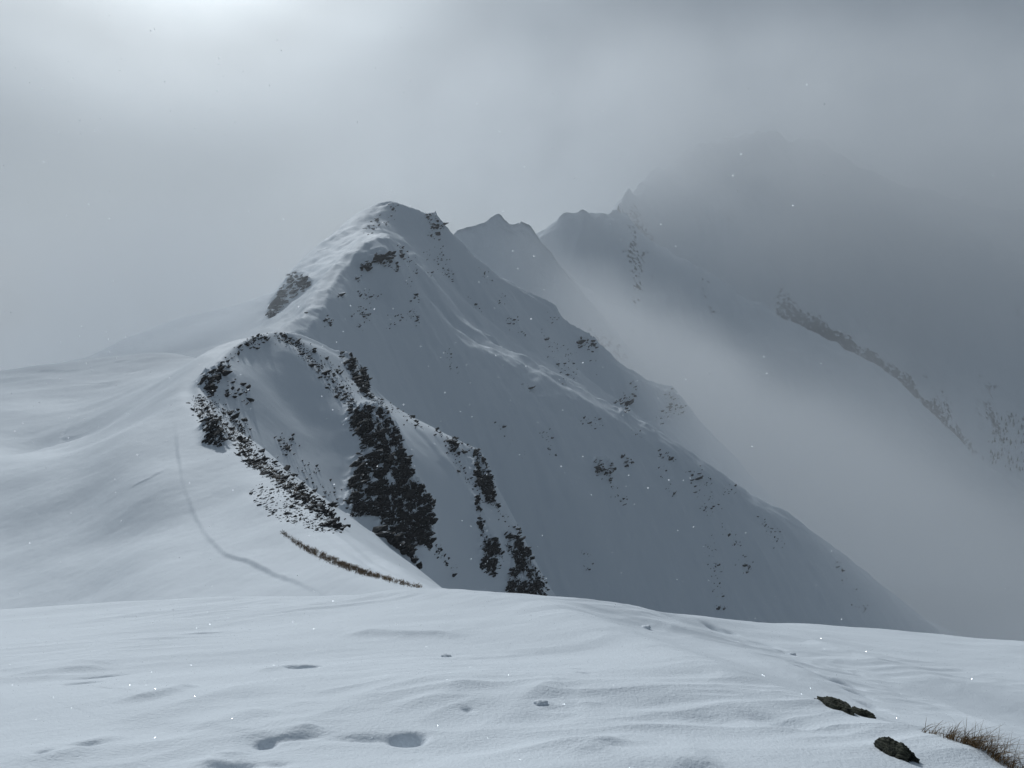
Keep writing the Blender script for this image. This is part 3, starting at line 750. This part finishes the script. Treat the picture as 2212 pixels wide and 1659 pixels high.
def joined(name, mats, material):
    vs, fs, base = [], [], 0
    for M in mats:
        v, f = PV[rnd.randrange(len(PV))]
        A = np.array(M)
        vs.append(v @ A[:3, :3].T + A[:3, 3]); fs.append(f + base); base += len(v)
    vs = np.concatenate(vs); fs = np.concatenate(fs)
    me = bpy.data.meshes.new(name)
    me.from_pydata(vs.tolist(), [], fs.tolist()); me.materials.append(material)
    o = bpy.data.objects.new(name, me); COL.objects.link(o)
    return o
def size_of(base):
    return base * min(4.2, math.exp(rnd.gauss(-0.22, 0.62)))
def strew(mats, parent, material, protos, name, rest):
    """the 300 blocks that show largest are pieces of their own, the others one heap"""
    mats.sort(key=lambda a: -a[0] / a[1].translation.y)
    for s, M in mats[:300]:
        o = bpy.data.objects.new(name, protos[rnd.randrange(len(protos))]); COL.objects.link(o)
        o.parent = parent; o.matrix_world = M
    if len(mats) > 300:
        o = joined(rest, [m for s, m in mats[300:]], material); o.parent = parent; o['kind'] = 'stuff'
        if parent.type == 'EMPTY': o.matrix_world = Matrix.Identity(4)
for me in PROTO: me.materials.append(M_ROCK)
PROTO_M = [me.copy() for me in PROTO]
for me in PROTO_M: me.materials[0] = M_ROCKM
bpy.context.view_layer.update()
def do_regions(sh, regions, y0, y1, material, protos, ground_obj, name, rest):
    loose = []
    for poly, n, size, bn, lab in regions:
        n = int(n * ((1.1 if y0 < 100 else 0.8) if lab else (1.5 if y0 < 100 else 0.9))); size = size * (0.66 if lab else 0.72 if y0 < 100 else 0.62)
        pts = cast(sh, sample_poly(poly, n, 2.0 if lab else 5.0, *((11.0, 30.0) if lab else (22.0, 14.0))), 100 if lab and y0 < 100 else y0, y1)
        mats = []
        for p in pts:
            s = size_of(size)
            mats.append((s, slab_matrix(Vector(p) + Vector((0, 0, s * (0.10 if lab else 0.0))), s, 22)))
        if lab:
            for p in pts[::16]:
                s = size * (rnd.uniform(2.0, 3.6) if y0 < 100 else rnd.uniform(1.3, 2.2))
                M = slab_matrix(Vector(p) - Vector((0, -0.1 * s, s * (0.16 if y0 < 100 else 0.24))), s, 22) @ Matrix.Diagonal((.75, .8, 2.0, 1))
                mats.append((s, M))
        if not mats: continue
        if lab:
            o = bpy.data.objects.new('rock_crag', None); COL.objects.link(o)
            c = np.array([p for p in pts]); o.location = (c[:, 0].mean(), c[:, 1].mean(), c[:, 2].min())
            o['label'] = lab; o['category'] = 'crag'; o['group'] = 'dark crags breaking through the snow'
            bpy.context.view_layer.update()
            strew(mats, o, material, protos, 'rock', 'rubble')
        else:
            loose.extend(mats)
    strew(loose, ground_obj, material, protos, name, rest)
    return len(loose)
n1 = do_regions(nr, NEAR_ROCKS, 30, 300, M_ROCK, PROTO, ridge, 'stone', 'small_stones')
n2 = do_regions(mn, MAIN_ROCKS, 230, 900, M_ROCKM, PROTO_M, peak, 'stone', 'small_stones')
print('stones', n1, n2)
# ------------------------------------------------------------------ dry grass on the ridge crest
def plain_mat(name, c0, c1, scale, rough=0.9):
    m, t, b = new_mat(name)
    g = N(t, 'ShaderNodeNewGeometry')
    t.links.new(mixc(t, noise(t, g.outputs['Position'], scale, 4, 0.65), c0, c1), b.inputs['Base Color'])
    b.inputs['Roughness'].default_value = rough; b.inputs['Specular IOR Level'].default_value = 0.15
    return m
M_GRASS = plain_mat('dry_grass', (0.07, 0.045, 0.022), (0.26, 0.175, 0.095), 30.0)
M_TURF = plain_mat('dry_turf', (0.030, 0.018, 0.010), (0.12, 0.075, 0.035), 1.6)
def mesh_obj(name, vs, fs, mat, smooth=False):
    me = bpy.data.meshes.new(name); me.from_pydata(vs, [], fs); me.materials.append(mat)
    if smooth: me.polygons.foreach_set('use_smooth', np.ones(len(me.polygons), bool))
    o = bpy.data.objects.new(name, me); COL.objects.link(o)
    return o
def blades(bases, hmin, hmax, width, lean, seg, wind=(1, 0)):
    vs, fs = [], []
    for p in bases:
        h = rnd.uniform(hmin, hmax); a = rnd.uniform(0, 2 * math.pi); w = width * rnd.uniform(.6, 1.2)
        l = lean * rnd.uniform(.2, 1.3); b = rnd.uniform(0, 2 * math.pi)
        dx, dy = math.cos(b) * l + wind[0] * lean * .6, math.sin(b) * l + wind[1] * lean * .6
        ux, uy = math.cos(a) * w / 2, math.sin(a) * w / 2
        n0 = len(vs)
        for k in range(seg):
            t = k / seg
            q = (p[0] + dx * h * t * t, p[1] + dy * h * t * t, p[2] + h * t * (1 - .35 * t * lean))
            vs += [(q[0] - ux * (1 - t * .6), q[1] - uy * (1 - t * .6), q[2]), (q[0] + ux * (1 - t * .6), q[1] + uy * (1 - t * .6), q[2])]
        vs.append((p[0] + dx * h, p[1] + dy * h, p[2] + h * (1 - .35 * lean)))
        for k in range(seg - 1):
            i = n0 + 2 * k; fs.append((i, i + 1, i + 3, i + 2))
        i = n0 + 2 * (seg - 1); fs.append((i, i + 1, i + 2))
    return vs, fs
ln = cB((560,1165),(640,1222),(720,1270),(800,1305),(900,1350),(1000,1385),(1100,1412),(1220,1445),(1345,1476))
hw = (2, 5, 7, 8, 7.5, 6, 4.5, 3, 1)
strip = [(x, y - w * .9) for (x, y), w in zip(ln, hw)] + [(x, y + w * .8) for (x, y), w in zip(ln, hw)][::-1]
pts = cast(nr, sample_poly(strip, 5200, 2.0, 9.0, 5.0), 30, 120, 1400)
vs, fs = blades(pts, 0.05, 0.22, 0.035, 1.0, 2, (0.5, -0.3))
o = mesh_obj('dry_grass', vs, fs, M_GRASS); o['kind'] = 'stuff'; o['category'] = 'grass'
o['label'] = 'strip of short brown grass along the ridge crest just beyond the foreground snow'
pts2 = cast(nr, sample_poly(band(cB((100,460),(200,570),(330,650),(400,770),(520,850),(640,940),(760,1040)), 14, 8), 1500), 60, 200)
vs, fs = blades(pts2, 0.15, 0.4, 0.09, 0.9, 2, (0.5, -0.3))
o = mesh_obj('dry_grass', vs, fs, M_GRASS); o['kind'] = 'stuff'; o['category'] = 'grass'
o['label'] = 'sparse brown grass among the stones on the edge of the bowl'

# ------------------------------------------------------------------ a wood far down the right-hand slope
M_TREE = plain_mat('dark_conifers', (0.012, 0.018, 0.016), (0.035, 0.045, 0.038), 0.3)
vs, fs = [], []
for p in cast(fr, sample_poly([(2130, 950), (2165, 905), (2240, 890), (2240, 1030), (2150, 1010)], 120, 3.0, 18.0, 26.0), 1500, 3000):
    h = rnd.uniform(6, 13)
    for k in range(4):
        z0 = h * (.08 + .22 * k); z1 = h * (.45 + .19 * k); r = h * (.20 - .042 * k)
        n0 = len(vs); a0 = rnd.uniform(0, 1)
        for j in range(6):
            q = r * rnd.uniform(.75, 1.2)
            vs.append((p[0] + q * math.cos(a0 + j * 1.047), p[1] + q * math.sin(a0 + j * 1.047), p[2] + z0 - rnd.uniform(0, .05) * h))
        vs.append((p[0], p[1], p[2] + z1))
        fs += [(n0 + j, n0 + (j + 1) % 6, n0 + 6) for j in range(6)]
if vs:
    o = mesh_obj('conifer_wood', vs, fs, M_TREE); o['kind'] = 'stuff'; o['category'] = 'wood'; o['label'] = 'dark conifer wood far below at the right edge of the valley'

# ------------------------------------------------------------------ rocks, grass and clods in the foreground snow
from mathutils import noise as mnoise
M_LICHEN = rock_mat('lichened_rock', 2.0, 22.0, (0.008, 0.010, 0.010), (0.075, 0.078, 0.055), snow=False)
def boulder(name, px_, py_, along, half, sink, seed, label, lumps):
    y = find_y(fg, px_, py_, 2.5, 9); p = Vector(P(px_, py_, y))
    bm = bmesh.new(); bmesh.ops.create_icosphere(bm, subdivisions=5, radius=1.0)
    rz = math.atan2(along[1], along[0])
    for v in bm.verts:
        d = v.co.normalized(); sd = Vector((seed, seed * 1.7, 0))
        k = 1 + .35 * mnoise.noise(d * 1.6 + sd)
        k += .30 * (0.5 - abs(mnoise.noise(d * 3.5 + sd))) + .16 * (0.5 - abs(mnoise.noise(d * 8 + sd))) + .07 * mnoise.noise(d * 18 + sd)
        q = d * k
        # bedding steps
        st = round(q.z * lumps) / lumps
        q.z = q.z * .45 + st * .55
        v.co = Vector((q.x * half[0], q.y * half[1], q.z * half[2]))
    me = bpy.data.meshes.new(name); bm.to_mesh(me); bm.free(); me.materials.append(M_LICHEN)
    o = bpy.data.objects.new(name, me); COL.objects.link(o)
    sl = math.atan2(fg.at(p.x + .2 * math.cos(rz), p.y + .2 * math.sin(rz)) - fg.at(p.x - .2 * math.cos(rz), p.y - .2 * math.sin(rz)), .4)
    o.rotation_euler = (0, -sl, rz); o.location = p - Vector((0, 0, sink))
    o['label'] = label; o['category'] = 'rock'; o['group'] = 'lichened rocks poking out of the foreground snow'
boulder('rock', 1805, 1530, (0.42, -0.9), (0.135, 0.06, 0.062), 0.016, 3.1, 'long low lichened rock poking through the snow, the farther of the two', 7)
boulder('rock', 1862, 1546, (0.42, -0.9), (0.085, 0.04, 0.045), 0.008, 5.3, 'small knobbly lichened rock at the right end of the long low one', 7)
boulder('rock', 1934, 1630, (0.42, -0.9), (0.10, 0.05, 0.066), 0.018, 8.2, 'rounded lichened rock at the bottom right, just left of the dry grass', 6)
TUFTS = [((1985, 1588), (2030, 1606), 40, .05, .11, 'thin wisp of dry grass at the upper left end of the grass row'),
         ((2035, 1606), (2075, 1624), 110, .05, .13, 'ragged dry grass tuft left of the thickest one'),
         ((2070, 1622), (2125, 1646), 260, .06, .16, 'thickest brown grass tuft at the bottom right'),
         ((2120, 1644), (2175, 1668), 150, .06, .18, 'dry grass tuft cut by the bottom edge beside the thickest one'),
         ((2170, 1655), (2235, 1690), 120, .06, .2, 'sprawling dry grass tuft in the bottom right corner')]
for (xa, ya), (xb, yb), n, h0, h1, lab in TUFTS:
    bs = []
    for i in range(n):
        t = rnd.betavariate(1.6, 1.6); px_, py_ = xa + (xb - xa) * t, ya + (yb - ya) * t
        k = min(max(np.interp(px_, [1180, 1300, 1450, 1600, 1760, 1880, 2000, 2150, 2300], [8.8, 7.4, 6.2, 5.3, 4.7, 4.3, 3.95, 3.55, 3.2]), 2.5), 9)
        q = P(px_, py_, k + rnd.uniform(-.01, .07))
        bs.append((q[0], q[1], fg.at(q[0], q[1]) - .012))
    c = Vector(bs[0]); vs, fs = blades([(b[0] - c.x, b[1] - c.y, b[2] - c.z) for b in bs], h0, h1, 0.0032, 1.0, 5, (0.7, -0.35))
    o = mesh_obj('grass_tuft', vs, fs, M_GRASS); o.location = c
    o['label'] = lab; o['category'] = 'grass'; o['group'] = 'dry grass tufts at the edge of the foreground snow'
M_CLOD = snow_mat('snow_clod', 8.0, 0.006, 70.0, grain=0.6, bare=False)
for i, (px_, py_, r, lab) in enumerate([(1396, 1357, .05, 'small snow lump on the crest line right of the middle'), (964, 1419, .030, 'tiny snow lump left of the middle of the foreground'),
        (1712, 1414, .035, 'snow crumb lying beside the animal track'), (1168, 1521, .03, 'low snow lump right of the middle, near the bottom')]):
    y = find_y(fg, px_, py_, 2.5, 16); p = Vector(P(px_, py_, y))
    bm = bmesh.new(); bmesh.ops.create_icosphere(bm, subdivisions=3, radius=1.0)
    for v in bm.verts:
        d = v.co.normalized(); k = 1 + .5 * mnoise.noise(d * 1.8 + Vector((i * 7, 0, 0))) + .2 * mnoise.noise(d * 5)
        v.co = Vector((d.x * k * r * 1.3, d.y * k * r, d.z * k * r * .7))
    me = bpy.data.meshes.new('snow_clod'); bm.to_mesh(me); bm.free(); me.materials.append(M_CLOD)
    me.polygons.foreach_set('use_smooth', np.ones(len(me.polygons), bool))
    o = bpy.data.objects.new('snow_clod', me); COL.objects.link(o); o.location = p
    o['label'] = lab; o['category'] = 'snow clod'; o['group'] = 'snow lumps on the foreground'

# ------------------------------------------------------------------ ice crystals: on the snow and adrift in the air
M_ICE, t_, b_ = new_mat('ice_crystal')
b_.inputs['Base Color'].default_value = (*SNOW, 1); b_.inputs['Specular IOR Level'].default_value = 1.0; b_.inputs['Metallic'].default_value = 0.7; b_.inputs['Roughness'].default_value = 0.22
def plates(pts, rmin, rmax, tilt):
    vs, fs = [], []
    for p in pts:
        r = rnd.uniform(rmin, rmax)
        M = Euler((rnd.gauss(0, tilt), rnd.gauss(0, tilt), rnd.uniform(0, 6.28))).to_matrix()
        n0 = len(vs)
        for k in range(6):
            vs.append(tuple(Vector(p) + M @ Vector((r * math.cos(k * math.pi / 3), r * math.sin(k * math.pi / 3), 0))))
        fs.append(tuple(range(n0, n0 + 6)))
    return vs, fs
pp = []
for i in range(7000):
    u = rnd.uniform(-.72, .72); y = math.exp(rnd.uniform(math.log(2.4), math.log(14)))
    pp.append((u * y, y, fg.at(u * y, y) + .002))
vs, fs = [], []
for p in pp:
    a, b = plates([p], .00014 * p[1], .00036 * p[1], 0.5)
    n0 = len(vs); vs += a; fs += [tuple(i + n0 for i in f) for f in b]
o = mesh_obj('frost_crystals', vs, fs, M_ICE); o['kind'] = 'stuff'; o['category'] = 'frost'; o['label'] = 'glinting frost crystals on the foreground snow'
M_FLAKE, t_, b_ = new_mat('snowflake')
b_.inputs['Base Color'].default_value = (0.95, 0.97, 1, 1); b_.inputs['Roughness'].default_value = 0.3
b_.inputs['Metallic'].default_value = 0.9
tr = N(t_, 'ShaderNodeBsdfTranslucent'); tr.inputs[0].default_value = (.95, .97, 1, 1)
ms = N(t_, 'ShaderNodeMixShader'); ms.inputs[0].default_value = .65
t_.links.new(b_.outputs[0], ms.inputs[1]); t_.links.new(tr.outputs[0], ms.inputs[2])
t_.links.new(ms.outputs[0], [n for n in t_.nodes if n.type == 'OUTPUT_MATERIAL'][0].inputs[0])
vs, fs = [], []
for i in range(700):
    # thickest on the sunward side, thinning out to the right
    u = -.72 + 1.44 * rnd.betavariate(1.0, 1.9); y = rnd.uniform(1.6, 9.0)
    z = y * rnd.uniform(-.50, .30)
    if z < fg.at(u * y, y) + .05: continue
    a, b = plates([(u * y, y, z)], .0004 * y, .0012 * y, 1.4)
    n0 = len(vs); vs += a; fs += [tuple(k + n0 for k in f) for f in b]
o = mesh_obj('falling_snow', vs, fs, M_FLAKE); o['kind'] = 'stuff'; o['category'] = 'snowflakes'; o['label'] = 'tiny glittering snowflakes drifting in the air on the sunward side'
# ------------------------------------------------------------------ air
def volume_mat(name, density, color=(0.96, 0.98, 1.0), g=0.3):
    m = bpy.data.materials.new(name); m.use_nodes = True
    t = m.node_tree; t.nodes.clear()
    o = N(t, 'ShaderNodeOutputMaterial'); v = N(t, 'ShaderNodeVolumePrincipled')
    v.inputs['Color'].default_value = (*color, 1); v.inputs['Anisotropy'].default_value = g
    v.inputs['Density'].default_value = density
    t.links.new(v.outputs[0], o.inputs['Volume'])
    return m, t, v
def box(name, lo, hi, mat):
    bm = bmesh.new(); bmesh.ops.create_cube(bm, size=1.0)
    for v in bm.verts:
        v.co = Vector([(lo[i] + hi[i]) / 2 + v.co[i] * (hi[i] - lo[i]) for i in range(3)])
    me = bpy.data.meshes.new(name); bm.to_mesh(me); bm.free(); me.materials.append(mat)
    o = bpy.data.objects.new(name, me); COL.objects.link(o)
    return o
lowest = min(s.Z.min() for s in (fg, nr, mn, fr)); highest = max(s.Z.max() for s in (fg, nr, mn, fr))
CLOUD_TOP = 640.0
print('Z range', lowest, highest)
m, t, v = volume_mat('thin_haze', 0.00015, g=0.15)
hz = box('haze', (-4600, -300, lowest - 1.5), (4600, 4400, CLOUD_TOP + 5), m)
hz['kind'] = 'stuff'; hz['label'] = 'thin bluish snow haze filling the air over the ridge'; hz['category'] = 'haze'

def mist(name, lo, hi, dens, label, build, g=0.35, edge=(.25, .25, .15)):
    m, t, v = volume_mat(name, 0.0, g=g)
    geo = N(t, 'ShaderNodeNewGeometry')
    sep = N(t, 'ShaderNodeSeparateXYZ'); t.links.new(geo.outputs['Position'], sep.inputs[0])
    X, Y, Z = sep.outputs
    def sm(x, a, b):
        n = N(t, 'ShaderNodeMapRange', interpolation_type='SMOOTHSTEP')
        n.inputs[1].default_value = a; n.inputs[2].default_value = b; n.inputs[3].default_value = 0; n.inputs[4].default_value = 1
        if isinstance(x, (int, float)): n.inputs[0].default_value = x
        else: t.links.new(x, n.inputs[0])
        return n.outputs[0]
    mul = lambda *a: a[0] if len(a) == 1 else mathn(t, 'MULTIPLY', a[0], mul(*a[1:]))
    add = lambda a, b: mathn(t, 'ADD', a, b)
    d = build(t, geo.outputs['Position'], X, Y, Z, sm, mul, add)
    # fades out before it reaches its own bounds
    e = []
    for c, i, fr_ in ((X, 0, edge[0]), (Y, 1, edge[1]), (Z, 2, edge[2])):
        w = (hi[i] - lo[i]) * fr_
        e += [sm(c, lo[i], lo[i] + w), sm(c, hi[i], hi[i] - w)]
    d = mul(d, dens, *e)
    t.links.new(d, v.inputs['Density'])
    o = box(name, lo, hi, m)
    o['kind'] = 'stuff'; o['label'] = label; o['category'] = 'mist'
    return o
def valley(t, pos, X, Y, Z, sm, mul, add):
    n = noise(t, pos, 0.006, 3, 0.6)
    top = mathn(t, 'MULTIPLY_ADD', X, -0.52, 55.0)
    h = mathn(t, 'SUBTRACT', add(top, mathn(t, 'MULTIPLY', mathn(t, 'SUBTRACT', n, 0.5), 230.0)), Z)
    near_in = sm(add(Y, mathn(t, 'MULTIPLY', X, 3.5)), 860.0, 1220.0)
    return mul(sm(h, -10.0, 120.0), near_in, sm(Z, -440.0, -330.0))
mist('valley_mist', (-160, 240, -440), (1300, 1280, 110), 0.0095, 'pale bank of mist filling the valley behind the shaded ridge', valley, 0.6, (.25, .14, .15))
def cloud(t, pos, X, Y, Z, sm, mul, add):
    n = noise(t, pos, 0.0040, 4, 0.62)
    k = mathn(t, 'SUBTRACT', n, 0.5)
    h = add(add(Z, mathn(t, 'MULTIPLY', X, 0.10)), mathn(t, 'MULTIPLY', k, 520.0))
    return mul(sm(h, -330.0, 300.0), sm(n, 0.2, 0.7), sm(Z, 600.0, 230.0))
mist('cloud_bank', (-700, 1330, -420), (3600, 2150, CLOUD_TOP), 0.0060, 'grey cloud bank swallowing the top of the far mountain', cloud, 0.36)
def leftm(t, pos, X, Y, Z, sm, mul, add):
    n = noise(t, pos, 0.0065, 4, 0.6)
    h = add(Z, mathn(t, 'MULTIPLY', mathn(t, 'SUBTRACT', n, 0.5), -160.0))
    return mul(sm(h, 90.0, -50.0), sm(n, 0.34, 0.64), add(0.35, mathn(t, 'MULTIPLY', sm(X, -1100.0, -300.0), 0.9)))
mist('drifting_mist', (-1500, 290, -300), (-70, 1250, 130), 0.0075, 'bright drifting mist behind the left flank of the peak', leftm, 0.16, (.07, .05, .15))
